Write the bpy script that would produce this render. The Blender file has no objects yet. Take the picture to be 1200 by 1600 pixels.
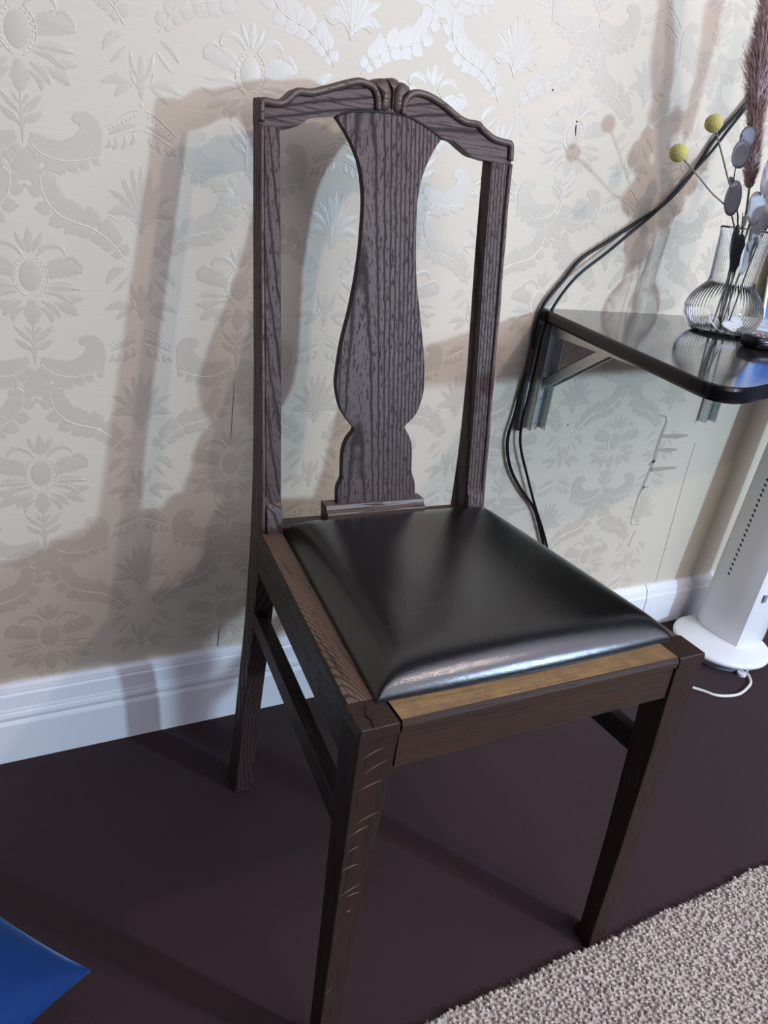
import bpy, bmesh, math, random
from mathutils import Vector, Matrix
C = bpy.context.scene
COL = C.collection
PI = math.pi
rnd = random.Random(7)

# ------------------------------------------------------------------ camera
FPX, YAW, PITCH, ROLL = 1199.99, 0.5395, 0.4118, 0.1396
CAM = Vector((-0.2400, -1.0463, 0.8893))
fw = Vector((math.sin(YAW)*math.cos(PITCH), math.cos(YAW)*math.cos(PITCH), -math.sin(PITCH)))
rt = Vector((math.cos(YAW), -math.sin(YAW), 0)); up = rt.cross(fw)
cr, sr = math.cos(ROLL), math.sin(ROLL)
r2 = cr*rt + sr*up; u2 = -sr*rt + cr*up
cam = bpy.data.cameras.new('camera'); camo = bpy.data.objects.new('camera', cam); COL.objects.link(camo)
m = Matrix((r2, u2, -fw)).transposed().to_4x4(); m.translation = CAM
camo.matrix_world = m
cam.sensor_fit = 'HORIZONTAL'; cam.sensor_width = 36; cam.lens = FPX/1200*36; cam.clip_start = 0.02
C.camera = camo
# ------------------------------------------------------------------ exposure, world, lights
vs = C.view_settings
vs.view_transform = 'Standard'; vs.look = 'None'; vs.gamma = 1; vs.use_curve_mapping = False; vs.exposure = 0.0
w = bpy.data.worlds.new('world'); C.world = w; w.use_nodes = True
bg = w.node_tree.nodes['Background']; bg.inputs[0].default_value = (0.78, 0.84, 1.20, 1); bg.inputs[1].default_value = 0.17

def lamp(name, kind, loc, energy, color, size, aim=None, size_y=None):
    l = bpy.data.lights.new(name, kind); l.energy = energy; l.color = color
    if kind == 'AREA':
        l.size = size
        if size_y: l.shape = 'RECTANGLE'; l.size_y = size_y
    else: l.shadow_soft_size = size
    o = bpy.data.objects.new(name, l); COL.objects.link(o); o.location = loc
    if aim is not None:
        o.rotation_euler = (Vector(aim)-Vector(loc)).to_track_quat('-Z', 'Y').to_euler()
    return o
LA = lamp('cool_lamp', 'POINT', (1.4935, -2.2575, 1.1519), 104, (0.68, 1.0, 1.36), 0.045)
LB = lamp('warm_lamp', 'SPOT', (0.886, -1.50, 1.76), 22, (1.24, 1.0, 0.86), 0.03, (-0.15, 0, 0.35))
LB.data.spot_size = math.radians(118); LB.data.spot_blend = 1.0
LC = lamp('fill_light', 'AREA', (1.6, -2.6, 2.5), 112, (0.90, 0.90, 1.10), 3.2, (0.3, 0, 0.4))  # unseen area light added as soft overhead fill, not a real fixture

# ------------------------------------------------------------------ helpers
def link(name, mesh, parent=None):
    o = bpy.data.objects.new(name, mesh); COL.objects.link(o)
    if parent: o.parent = parent
    return o
def tag(o, label=None, cat=None, group=None, kind=None):
    if label: o['label'] = label
    if cat: o['category'] = cat
    if group: o['group'] = group
    if kind: o['kind'] = kind
    return o
def empty(name, loc, rz, label, cat, group=None):
    o = bpy.data.objects.new(name, None); COL.objects.link(o); o.location = loc; o.rotation_euler = (0, 0, rz)
    o.empty_display_size = 0.05
    return tag(o, label, cat, group)
def from_py(name, vs_, fs, mat, parent=None, smooth=False, bevel=0, seg=2, mats=None, fm=None):
    me = bpy.data.meshes.new(name); me.from_pydata([tuple(v) for v in vs_], [], fs)
    for mm in (mats or [mat]): me.materials.append(mm)
    if fm: me.polygons.foreach_set('material_index', fm)
    if smooth: me.polygons.foreach_set('use_smooth', [True]*len(me.polygons))
    me.update()
    bm = bmesh.new(); bm.from_mesh(me); bmesh.ops.recalc_face_normals(bm, faces=bm.faces); bm.to_mesh(me); bm.free()
    o = link(name, me, parent)
    if bevel: bev(o, bevel, seg)
    return o
def bev(o, w_, seg=2, angle=35):
    b = o.modifiers.new('bevel', 'BEVEL'); b.width = w_; b.segments = seg; b.limit_method = 'ANGLE'; b.angle_limit = math.radians(angle)
    b.harden_normals = False
    o.data.polygons.foreach_set('use_smooth', [True]*len(o.data.polygons))
    e = o.modifiers.new('wn', 'WEIGHTED_NORMAL'); e.keep_sharp = True
def loft(rings, closed=True, caps=True, base=0):
    vs_, fs = [], []; n = len(rings[0])
    for r in rings: vs_ += r
    for i in range(len(rings)-1):
        for j in range(n if closed else n-1):
            a = base+i*n+j; b = base+i*n+(j+1) % n
            fs.append((a, b, b+n, a+n))
    if caps:
        fs.append(tuple(base+j for j in range(n))[::-1]); fs.append(tuple(base+(len(rings)-1)*n+j for j in range(n)))
    return vs_, fs
class MB:
    def __init__(s): s.v, s.f, s.m = [], [], []
    def add(s, vs_, fs, mi=0):
        b = len(s.v); s.v += [tuple(p) for p in vs_]; s.f += [tuple(i+b for i in f) for f in fs]; s.m += [mi]*len(fs)
    def box(s, a, b, mi=0):
        (x0, y0, z0), (x1, y1, z1) = a, b
        s.add([(x0,y0,z0),(x1,y0,z0),(x1,y1,z0),(x0,y1,z0),(x0,y0,z1),(x1,y0,z1),(x1,y1,z1),(x0,y1,z1)],
              [(0,3,2,1),(4,5,6,7),(0,1,5,4),(1,2,6,5),(2,3,7,6),(3,0,4,7)], mi)
    def build(s, name, mat, parent=None, **k):
        return from_py(name, s.v, s.f, mat, parent, fm=s.m if isinstance(mat, list) else None, mats=mat if isinstance(mat, list) else None, **k)
def rect_ring(x0, x1, y0, y1, z): return [(x0,y0,z),(x1,y0,z),(x1,y1,z),(x0,y1,z)]
def cat(pts, n=6, closed=False):
    P = [Vector(p) for p in pts]; out = []; N = len(P)
    rng = range(N if closed else N-1)
    for i in rng:
        p1, p2 = P[i], P[(i+1) % N]
        p0 = P[i-1] if (i > 0 or closed) else 2*p1-p2
        p3 = P[(i+2) % N] if (i+2 < N or closed) else 2*p2-p1
        for k in range(n):
            t = k/n
            out.append(0.5*((2*p1)+(-p0+p2)*t+(2*p0-5*p1+4*p2-p3)*t*t+(-p0+3*p1-3*p2+p3)*t**3))
    if not closed: out.append(P[-1])
    return out
def tube(pts, rad, sides=8, caps=True, flat=None):
    """pts: Vectors; rad: number or list"""
    n = len(pts); rings = []; prev = None
    for i, p in enumerate(pts):
        t = (pts[min(i+1, n-1)]-pts[max(i-1, 0)]).normalized()
        if prev is None:
            a = Vector((0, 0, 1)) if abs(t.z) < .9 else Vector((1, 0, 0))
            prev = (a-t*a.dot(t)).normalized()
        prev = (prev-t*prev.dot(t)).normalized(); b = t.cross(prev)
        r = rad[i] if isinstance(rad, (list, tuple)) else rad
        rings.append([p+r*(math.cos(2*PI*k/sides)*prev+math.sin(2*PI*k/sides)*b) for k in range(sides)])
    return loft(rings, True, caps)
def lathe(prof, seg=32, c=(0, 0, 0), rib=None):
    vs_, fs = [], []; n = len(prof)
    for j in range(seg):
        a = 2*PI*j/seg
        for i, (r, z) in enumerate(prof):
            rr = r*(1+(rib(i, a) if rib else 0))
            vs_.append((c[0]+rr*math.cos(a), c[1]+rr*math.sin(a), c[2]+z))
    for j in range(seg):
        for i in range(n-1):
            a = j*n+i; b = ((j+1) % seg)*n+i
            fs.append((a, b, b+1, a+1))
    return vs_, fs
def dome_poly(outline, h, steps=4, power=0.5, flip=None):
    """outline: list of (x,z); returns verts (x,depth,z): depth negative = towards the viewer"""
    cx = sum(p[0] for p in outline)/len(outline); cz = sum(p[1] for p in outline)/len(outline)
    vs_, fs = [], []; n = len(outline)
    for s in range(steps):
        k = 1-s/steps; d = h*(1-k*k)**power
        for (x, z) in outline: vs_.append((cx+(x-cx)*k, -d, cz+(z-cz)*k))
    vs_.append((cx, -h, cz))
    for s in range(steps-1):
        for j in range(n):
            fs.append((s*n+j, s*n+(j+1) % n, (s+1)*n+(j+1) % n, (s+1)*n+j))
    for j in range(n): fs.append(((steps-1)*n+j, (steps-1)*n+(j+1) % n, steps*n))
    return vs_, fs

# ------------------------------------------------------------------ materials
def mat(name, base, rough=0.5, metal=0.0, spec=0.5, **kw):
    m_ = bpy.data.materials.new(name); m_.use_nodes = True
    p = m_.node_tree.nodes['Principled BSDF']
    p.inputs['Base Color'].default_value = (*base, 1); p.inputs['Roughness'].default_value = rough
    p.inputs['Metallic'].default_value = metal; p.inputs['Specular IOR Level'].default_value = spec
    for k, v in kw.items(): p.inputs[k].default_value = v
    return m_, m_.node_tree, p
def N(nt, t, **kw):
    n = nt.nodes.new(t)
    for k, v in kw.items():
        if k in n.inputs.keys(): n.inputs[k].default_value = v
        else: setattr(n, k, v)
    return n
def coords(nt, scale=(1, 1, 1), rot=(0, 0, 0), loc=(0, 0, 0), out='Object'):
    tc = N(nt, 'ShaderNodeTexCoord'); mp = N(nt, 'ShaderNodeMapping')
    mp.inputs['Scale'].default_value = scale; mp.inputs['Rotation'].default_value = rot; mp.inputs['Location'].default_value = loc
    nt.links.new(tc.outputs[out], mp.inputs['Vector']); return mp.outputs[0]
def noise(nt, vec, scale, detail=4, rough=0.55, dist=0):
    n = N(nt, 'ShaderNodeTexNoise'); n.inputs['Scale'].default_value = scale; n.inputs['Detail'].default_value = detail
    n.inputs['Roughness'].default_value = rough; n.inputs['Distortion'].default_value = dist
    nt.links.new(vec, n.inputs['Vector']); return n.outputs['Fac']
def ramp(nt, fac, stops):
    r = N(nt, 'ShaderNodeValToRGB'); e = r.color_ramp.elements
    while len(e) < len(stops): e.new(0.5)
    for i, (p, c) in enumerate(stops):
        e[i].position = p; e[i].color = (*c, 1) if len(c) == 3 else c
    nt.links.new(fac, r.inputs[0]); return r.outputs[0]
def mixc(nt, a, b, fac, mode='MIX'):
    n = N(nt, 'ShaderNodeMix', data_type='RGBA', blend_type=mode)
    for s, v in ((6, a), (7, b), (0, fac)):
        if isinstance(v, (tuple, float, int)): n.inputs[s].default_value = (*v, 1) if isinstance(v, tuple) else v
        else: nt.links.new(v, n.inputs[s])
    return n.outputs[2]
def bump(nt, p, h, strength, dist=0.001, prev=None):
    b = N(nt, 'ShaderNodeBump'); b.inputs['Strength'].default_value = strength; b.inputs['Distance'].default_value = dist
    nt.links.new(h, b.inputs['Height'])
    if prev: nt.links.new(prev, b.inputs['Normal'])
    nt.links.new(b.outputs[0], p.inputs['Normal']); return b.outputs[0]

def oak(name, light, dark, axis='z', rough=0.50, ring=True, ringscale=55, tilt=0.16, off=(0, 0, 0), pore=1.0, worn=None):
    m_, nt, p = mat(name, light, rough, spec=0.30)
    sc = {'x': (6, 170, 170), 'y': (170, 6, 170), 'z': (170, 170, 6)}[axis]
    v = coords(nt, sc)
    n1 = noise(nt, v, 2.6, 6, 0.6, 0.4)
    streak = ramp(nt, n1, [(0.34, (0, 0, 0)), (0.45, (1, 1, 1))])
    n2 = noise(nt, coords(nt, tuple(s*0.25 for s in sc)), 1.6, 3)
    col = mixc(nt, tuple(c*0.72 for c in light), tuple(min(1, c*1.25) for c in light), n2)
    if ring:
        rs = {'x': (0, tilt, 0), 'y': (tilt, 0, 0), 'z': (tilt, 0, 0)}[axis]
        vv = coords(nt, (1, 1, 1), rs, off)
        wv = N(nt, 'ShaderNodeTexWave', wave_type='RINGS'); wv.rings_direction = {'x': 'X', 'y': 'Y', 'z': 'Z'}[axis]
        wv.inputs['Scale'].default_value = ringscale; wv.inputs['Distortion'].default_value = 2.2
        wv.inputs['Detail'].default_value = 4; wv.inputs['Detail Scale'].default_value = 0.35; wv.inputs['Detail Roughness'].default_value = 0.65
        nt.links.new(vv, wv.inputs['Vector'])
        rg = ramp(nt, wv.outputs['Fac'], [(0.0, (0, 0, 0)), (0.26, (0.92, 0.92, 0.92)), (1.0, (1, 1, 1))])
        both = mixc(nt, streak, rg, 1.0, 'MULTIPLY')
    else: both = streak
    both = mixc(nt, (1.0, 1.0, 1.0), both, pore)
    col = mixc(nt, dark, col, both)
    if worn:
        nw = noise(nt, coords(nt, (1, 1, 1)), 38, 6, 0.7)
        wk = ramp(nt, nw, [(0.40, (0, 0, 0)), (0.60, (1, 1, 1))])
        col = mixc(nt, col, worn, wk)
    nt.links.new(col, p.inputs['Base Color'])
    rr = N(nt, 'ShaderNodeMapRange'); rr.inputs[3].default_value = rough+0.22; rr.inputs[4].default_value = rough-0.04
    nt.links.new(both, rr.inputs[0]); nt.links.new(rr.outputs[0], p.inputs['Roughness'])
    bump(nt, p, both, 0.5, 0.0005)
    return m_
WL, WD = (0.060, 0.034, 0.029), (0.017, 0.0095, 0.0085)
OAK_Z = oak('dark_oak_upright', WL, WD, 'z', ringscale=66, off=(0.040, -0.245, 0), tilt=0.19)
OAK_P = oak('dark_oak_post', WL, WD, 'z', ringscale=60, off=(0.13, -0.38, 0), tilt=0.14)
OAK_X = oak('dark_oak_crosswise', WL, WD, 'x', ringscale=40, tilt=0.3, off=(0, -0.36, -0.86))
OAK_BEAD = oak('worn_oak_moulding', (0.085, 0.056, 0.043), (0.024, 0.015, 0.012), 'x', rough=0.40, ring=False)
OAK_BEADZ = oak('worn_oak_bead', (0.085, 0.052, 0.042), (0.018, 0.011, 0.010), 'z', rough=0.40, ring=False)
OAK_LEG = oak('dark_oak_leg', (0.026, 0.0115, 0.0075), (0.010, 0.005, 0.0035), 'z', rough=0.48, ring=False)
OAK_RAILX = oak('dark_oak_rail', (0.038, 0.0185, 0.0115), (0.014, 0.007, 0.005), 'x', rough=0.45, ring=False)
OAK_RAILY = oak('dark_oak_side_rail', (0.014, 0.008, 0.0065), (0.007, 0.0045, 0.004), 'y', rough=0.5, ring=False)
OAK_WORNX = oak('worn_golden_oak', (0.27, 0.165, 0.068), (0.12, 0.062, 0.028), 'x', rough=0.5, ring=False, worn=(0.185, 0.112, 0.055))
OAK_WORNY = oak('worn_brown_oak', (0.135, 0.085, 0.056), (0.028, 0.017, 0.013), 'y', rough=0.5, ringscale=210, tilt=0.10, off=(0.20, 0, -0.43))

def leather():
    m_, nt, p = mat('black_leather', (0.0050, 0.0046, 0.0044), 0.2, spec=0.6)
    v = coords(nt)
    h = noise(nt, v, 420, 4, 0.6); vo = N(nt, 'ShaderNodeTexVoronoi', feature='DISTANCE_TO_EDGE'); vo.inputs['Scale'].default_value = 620
    nt.links.new(v, vo.inputs['Vector'])
    b1 = bump(nt, p, vo.outputs['Distance'], 0.28, 0.0004); bump(nt, p, h, 0.16, 0.0006, b1)
    nt.links.new(ramp(nt, noise(nt, v, 14, 3), [(0.3, (0.17,)*3), (0.7, (0.20,)*3)]), p.inputs['Roughness'])
    return m_
LEATHER = leather()

def wallpaper(name, base, rough, spec, sheen=0.0, fine=0.30):
    m_, nt, p = mat(name, base, rough, spec=spec)
    th = noise(nt, coords(nt, (14, 14, 620)), 1.0, 3, 0.6)
    th2 = noise(nt, coords(nt, (30, 30, 1500)), 1.0, 2, 0.6)
    big = noise(nt, coords(nt), 3.0, 3)
    c1 = mixc(nt, tuple(c*0.955 for c in base), tuple(min(1, c*1.03) for c in base), ramp(nt, th, [(0.3, (0,)*3), (0.62, (1,)*3)]))
    c2 = mixc(nt, c1, tuple(c*0.96 for c in base), big)
    nt.links.new(c2, p.inputs['Base Color'])
    b1 = bump(nt, p, th2, fine, 0.0003)
    return m_
WP_BASE = wallpaper('cream_damask_ground', (0.640, 0.565, 0.435), 0.55, 0.30)
WP_MOTIF = wallpaper('grey_damask_figure', (0.555, 0.490, 0.380), 0.36, 0.50, fine=0.15)
WP_LINE = wallpaper('pearl_damask_line', (0.650, 0.590, 0.470), 0.33, 0.60, fine=0.05)
def paint():
    m_, nt, p = mat('white_gloss_paint', (0.60, 0.66, 0.78), 0.32)
    n = noise(nt, coords(nt), 22, 5, 0.65)
    nt.links.new(mixc(nt, (0.78, 0.785, 0.78), (0.84, 0.84, 0.83), n), p.inputs['Base Color'])
    bump(nt, p, noise(nt, coords(nt, (6, 60, 60)), 6, 3), 0.1, 0.001)
    return m_
PAINT = paint()
def carpet():
    m_, nt, p = mat('maroon_carpet', (0.030, 0.017, 0.020), 0.85, spec=0.25)
    v = coords(nt); n = noise(nt, v, 900, 3, 0.7); b = noise(nt, v, 7, 4)
    c = mixc(nt, (0.027, 0.0125, 0.0135), (0.044, 0.0215, 0.0225), n)
    c = mixc(nt, c, (0.032, 0.0155, 0.0165), b)
    sp = ramp(nt, noise(nt, v, 260, 1), [(0.80, (0,)*3), (0.83, (1,)*3)])
    c = mixc(nt, c, (0.12, 0.10, 0.10), sp)
    nt.links.new(c, p.inputs['Base Color']); bump(nt, p, n, 0.6, 0.0015)
    p.inputs['Sheen Weight'].default_value = 0.04
    return m_
CARPET = carpet()
def rugm():
    m_, nt, p = mat('grey_loop_pile', (0.30, 0.27, 0.25), 0.9, spec=0.2)
    n = noise(nt, coords(nt), 160, 3, 0.7)
    nt.links.new(mixc(nt, (0.36, 0.305, 0.260), (0.60, 0.52, 0.45), ramp(nt, n, [(0.35, (0,)*3), (0.65, (1,)*3)])), p.inputs['Base Color'])
    return m_
RUG = rugm()
def velvet():
    m_, nt, p = mat('blue_velvet', (0.002, 0.025, 0.12), 0.75, spec=0.2)
    n = noise(nt, coords(nt), 17, 4)
    nt.links.new(mixc(nt, (0.0015, 0.018, 0.090), (0.004, 0.036, 0.155), n), p.inputs['Base Color'])
    p.inputs['Sheen Weight'].default_value = 0.35; p.inputs['Sheen Tint'].default_value = (0.35, 0.6, 1, 1); p.inputs['Sheen Roughness'].default_value = 0.35
    bump(nt, p, noise(nt, coords(nt), 400, 3), 0.4, 0.001)
    return m_
VELVET = velvet()
def laminate():
    m_, nt, p = mat('black_laminate', (0.018, 0.017, 0.018), 0.16, spec=0.9)
    bump(nt, p, noise(nt, coords(nt), 90, 3), 0.03, 0.0008)
    nt.links.new(ramp(nt, noise(nt, coords(nt), 30, 4), [(0.3, (0.07,)*3), (0.8, (0.13,)*3)]), p.inputs['Roughness'])
    return m_
LAMINATE = laminate()
EDGEM = mat('black_edge_band', (0.003, 0.003, 0.004), 0.24, spec=0.22)[0]
def steel():
    m_, nt, p = mat('galvanised_steel', (0.62, 0.66, 0.63), 0.30, metal=0.8)
    nt.links.new(ramp(nt, noise(nt, coords(nt, (20, 20, 200)), 1, 3), [(0.3, (0.24,)*3), (0.7, (0.38,)*3)]), p.inputs['Roughness'])
    return m_
STEEL = steel()
CABLE = mat('black_cable', (0.005, 0.005, 0.006), 0.42, spec=0.3)[0]
WCABLE = mat('white_cable', (0.72, 0.68, 0.60), 0.4)[0]
def plastic():
    m_, nt, p = mat('white_plastic', (0.80, 0.79, 0.77), 0.38)
    bump(nt, p, noise(nt, coords(nt), 700, 2), 0.06, 0.0004)
    return m_
PLASTIC = plastic()
GREYP = mat('grey_plastic', (0.25, 0.25, 0.27), 0.4)[0]
SLOT = mat('vent_black', (0.004, 0.004, 0.005), 0.6)[0]
TEAR = mat('torn_paper_grey', (0.38, 0.34, 0.25), 0.8)[0]
SLIT = mat('open_join_dark', (0.10, 0.085, 0.07), 0.8)[0]
SEAM = mat('seam_grey', (0.38, 0.36, 0.33), 0.8)[0]

# ------------------------------------------------------------------ structure
mb = MB(); mb.box((-1.6, 0, 0), (2.6, 0.12, 2.5)); wall = mb.build('wall_back', WP_BASE); tag(wall, kind='structure')
mb = MB(); mb.box((-1.6, -2.9, -0.06), (2.6, 0.12, 0)); fl = mb.build('floor', CARPET); tag(fl, kind='structure')
def profile_x(name, prof, x0, x1, m_, parent=None):
    rings = [[(x, y, z) for y, z in prof] for x in (x0, x1)]
    v, f = loft(rings); return from_py(name, v, f, m_, parent)
P1 = [(0, 0), (-.018, 0), (-.018, .068), (-.0165, .0715), (-.013, .0735), (-.0165, .077), (-.0175, .082), (-.0165, .087), (-.013, .0895), (-.0165, .093), (-.015, .097), (-.0135, .118), (-.0115, .121), (-.0115, .1235), (-.0095, .130), (-.005, .1345), (0, .135)]
bb = profile_x('baseboard_back', P1, -1.6, 0.62, PAINT); tag(bb, kind='structure')
P2 = [(0, 0), (-.018, 0), (-.018, .080), (-.015, .0835), (-.015, .0865), (-.0135, .096), (-.010, .099), (-.010, .101), (-.006, .106), (0, .107)]
b2 = profile_x('trim_1', P2, 0.6205, 1.1045, PAINT); tag(b2, kind='structure')
b3 = profile_x('trim_2', P2, 1.107, 2.6, PAINT); tag(b3, kind='structure')

# ---- damask figures of the wallpaper (one object per repeat)
class Motif:
    def __init__(s): s.v, s.f, s.m = [], [], []
    def feather(s, pts, wl, wr, serr=0.35, teeth=6, n=5, h=.0002, mi=0, prof=None, z0=.0002):
        sp = cat([(x, 0, z) for x, z in pts], n); N_ = len(sp); b = len(s.v)
        for i, p in enumerate(sp):
            t = i/(N_-1); d = sp[min(i+1, N_-1)]-sp[max(i-1, 0)]; nx, nz = -d.z, d.x; L = math.hypot(nx, nz) or 1; nx /= L; nz /= L
            env = prof(t) if prof else math.sin(PI*min(1, max(0, t*.92+.06)))**0.7
            saw = 1-serr*((t*teeth) % 1.0)
            s.v += [(p.x+nx*wl*env*saw, -z0*.3, p.z+nz*wl*env*saw), (p.x, -z0-h, p.z), (p.x-nx*wr*env*saw, -z0*.3, p.z-nz*wr*env*saw)]
            if i:
                a = b+3*(i-1); c = b+3*i
                s.f += [(a, a+1, c+1, c), (a+1, a+2, c+2, c+1)]; s.m += [mi, mi]
    def blob(s, pts, mi=0, y=.00035):
        b = len(s.v); s.v += [(x, -y, z) for x, z in pts]; s.f.append(tuple(range(b, b+len(pts)))); s.m.append(mi)
    def leaflet(s, x, z, ang, L, w_, h=.0002):
        b = len(s.v); ca, sa = math.cos(ang), math.sin(ang)
        out = [(0, .0), (.18, .55), (.36, .80), (.46, 1.0), (.58, .72), (.72, .80), (.84, .42), (1, 0), (.84, -.42), (.72, -.80), (.58, -.72), (.46, -1.0), (.36, -.80), (.18, -.55)]
        for t, q in out: s.v.append((x+ca*L*t-sa*w_*q, -.0002, z+sa*L*t+ca*w_*q))
        s.v.append((x+ca*L*.45, -.0002-h, z+sa*L*.45))
        n = len(out)
        for j in range(n): s.f.append((b+j, b+(j+1) % n, b+n)); s.m.append(0)
    def frond(s, pts, wl, wr, count, mir, back=False):
        """clumps of lobed leaflets on both sides of a stem; wl = upper side, wr = lower side"""
        sp = cat([(x, 0, z) for x, z in pts], 6); n = len(sp)
        for i in range(count):
            t = (i+.6)/count; k = int(t*(n-1)); p = sp[k]; d = sp[min(k+1, n-1)]-sp[max(k-1, 0)]; ta = math.atan2(d.z, d.x)
            env = .45+.55*math.sin(PI*min(1, t*.95+.05))**.7
            for w_, sd in ((wl, 1), (wr, -1)):
                if not w_: continue
                sd2 = sd*mir; base_ = ta+(PI if back else 0); turn = 1.05 if sd > 0 else .95
                a0 = base_-sd2*turn if back else base_+sd2*turn
                for da, kk in ((-.38, .80), (0, 1.0), (.38, .78)):
                    s.leaflet(p.x, p.z, a0+da, w_*env*kk, w_*env*.30)
    def line(s, pts, w_=.0007, h=.0009, n=5): s.feather(pts, w_, w_, 0, 1, n, h*.45, 1, prof=lambda t: 1, z0=.0005)
    def dot(s, x, z, r, mi=1, h=.0006, k=8, rz=None):
        b = len(s.v); rz = rz or r
        for j in range(k): s.v.append((x+r*math.cos(2*PI*j/k), -.0003, z+rz*math.sin(2*PI*j/k)))
        s.v.append((x, -.0003-h, z))
        for j in range(k): s.f.append((b+j, b+(j+1) % k, b+k)); s.m.append(mi)
def damask_mesh():
    M = Motif()
    def branchy(pts, wl, wr, teeth, side, mirror=1):
        M.feather(pts, wl, wr, .62, teeth, 8, .0004)
        M.line(pts, .0009, .0012)
    # column axis features, mirrored
    M.dot(0, 0, .0125, 0, .0008, 18, .018)
    for s in (-1, 1):
        R = lambda L: [(s*x, z) for x, z in L]
        wa, wb = (lambda a, b: (a, b) if s > 0 else (b, a)), None
        def F(L, up_, dn, **k):
            a, b = wa(up_, dn); M.feather(R(L), a, b, **k)
        for j in range(9):
            a = -1.1+j*.29; M.dot(s*.0165*math.cos(a), .0215*math.sin(a), .0021, 1, .0005, 6, .0011)
        M.line(R([(.0195*math.cos(a), .0245*math.sin(a)) for a in (-1.3, -.8, -.3, .3, .8, 1.2)]))
        F([(.004, .029), (.010, .040), (.0148, .0515)], .004, .004, teeth=4)
        F([(.008, .024), (.0156, .0346), (.029, .0387), (.038, .0335), (.040, .0256)], .003, .006, teeth=7)
        M.line(R([(.008, .024), (.0156, .0346), (.029, .0387), (.038, .0335), (.040, .0256), (.034, .0233)]), .0006)
        F([(.016, .008), (.026, .015), (.033, .018), (.040, .021)], .006, .007, teeth=4)
        F([(.018, 0), (.033, .008), (.046, .010), (.058, .008)], .013, .010, serr=.2, teeth=4)
        F([(.040, .022), (.0484, .0250), (.0575, .0168), (.059, .006)], .003, .005, teeth=3)
        F([(.017, -.012), (.036, -.010), (.0567, -.0135)], .005, .006, teeth=5); M.line(R([(.017, -.012), (.036, -.010), (.0567, -.0135)]), .0006)
        F([(.016, -.018), (.032, -.019), (.047, -.030)], .005, .006, teeth=5); M.line(R([(.016, -.018), (.032, -.019), (.047, -.030)]), .0006)
        F([(.030, -.022), (.046, -.026), (.0606, -.0237)], .006, .006, teeth=4)
        F([(.012, -.029), (.026, -.036), (.032, -.049)], .005, .007, teeth=5); M.line(R([(.012, -.029), (.026, -.034), (.032, -.047)]), .0006)
        F([(.026, -.032), (.042, -.038), (.0527, -.0459)], .008, .007, teeth=4)
        F([(.010, -.038), (.020, -.046), (.022, -.056)], .006, .004, teeth=4)
        F([(.001, -.080), (.010, -.072), (.0225, -.0590)], .004, .005, teeth=5)
        F([(.001, -.090), (.012, -.084), (.0215, -.0770)], .005, .005, teeth=5)
        F([(.000, -.072), (.005, -.066), (.009, -.0600)], .003, .003, teeth=3)
        M.line(R([(.002, -.094), (.008, -.083), (.020, -.076)]), .0005); M.line(R([(.001, -.084), (.008, -.073), (.020, -.061)]), .0005)
        # wing
        W = [(.006, -.108), (.0155, -.1182), (.028, -.1236), (.044, -.1255), (.0637, -.1221), (.0804, -.1172)]
        M.blob(R([(.006, -.107), (.0085, -.0995), (.0170, -.1000), (.0250, -.1030), (.0360, -.1045), (.0470, -.1020), (.0560, -.0960), (.0615, -.0890), (.0600, -.0835), (.0555, -.0835), (.0525, -.0795), (.0545, -.0735), (.0600, -.0705), (.0680, -.0700), (.0760, -.0730), (.0820, -.0790), (.0850, -.0890), (.0850, -.1000), (.0830, -.1100), (.0804, -.1172), (.0637, -.1221), (.044, -.1255), (.028, -.1236), (.0155, -.1182)]))
        M.frond(R(W), .0265, .017, 7, s)
        M.line(R(W), .0008)
        for (a, b) in (((.0155, -.1182), (.030, -.112)), ((.034, -.1246), (.050, -.113)), ((.050, -.1250), (.068, -.109)), ((.066, -.1215), (.080, -.098))):
            M.line(R([a, ((a[0]+b[0])/2+.002, (a[1]+b[1])/2-.003), b]), .0004)
        # branch up to the second column
        B = [(.0235, .1193), (.0165, .1139), (.0163, .1026), (.0194, .0912), (.0291, .0778), (.0407, .0699), (.0557, .0649), (.0694, .0614), (.0832, .054), (.0941, .0448), (.102, .0375), (.1116, .0245)]
        M.frond(R(B[1:]), .028, .021, 9, s, back=True)
        M.line(R(B), .0009, .0010, 6)
        F([(.0165, .108), (.017, .1180), (.026, .1225), (.036, .1200), (.041, .1165)], .0035, .0035, teeth=5)
        for i in range(3, 11):
            x, z = B[i]; M.line(R([(x, z), (x-.001, z+.007), (x-.003, z+.014)]), .00035, .0006)
        # second column, both sides of its axis
        for q in (-1, 1) if s > 0 else ():
            Q = lambda L: [(.131+q*x, z) for x, z in L]
            G = lambda L, w1, w2, **k: M.feather(Q(L), w1, w2, **k)
            for tip, wd in (((.012, -.1250), .006), ((.024, -.1376), .006), ((.039, -.1505), .006), ((.040, -.1774), .008)):
                G([(.002, -.188), (tip[0]*.45, -.170+(tip[1]+.170)*.35), tip], wd, wd, teeth=5); M.line(Q([(.002, -.188), (tip[0]*.45, -.170+(tip[1]+.170)*.35), (tip[0]*.85, tip[1])]), .0004)
            M.line(Q([(0, -.199), (.0088, -.1853), (.018, -.182), (.028, -.186), (.0377, -.181)]), .0007)
            G([(.022, .0155), (.034, .010), (.0435, -.0036)], .006, .006, teeth=5); M.line(Q([(.022, .0155), (.034, .008), (.042, -.0026)]), .0005)
            G([(.011, -.0335), (.028, -.030), (.046, -.037)], .007, .006, teeth=4)
            G([(.011, -.034), (.022, -.040), (.031, -.049)], .005, .006, teeth=4)
            G([(.017, .004), (.026, -.006), (.035, -.015)], .003, .003, teeth=4)
            G([(.002, -.028), (.010, -.015), (.013, .000)], .004, .004, teeth=4)
            M.line(Q([(.001, -.036), (.010, -.031), (.013, -.020)]), .0006)
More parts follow.
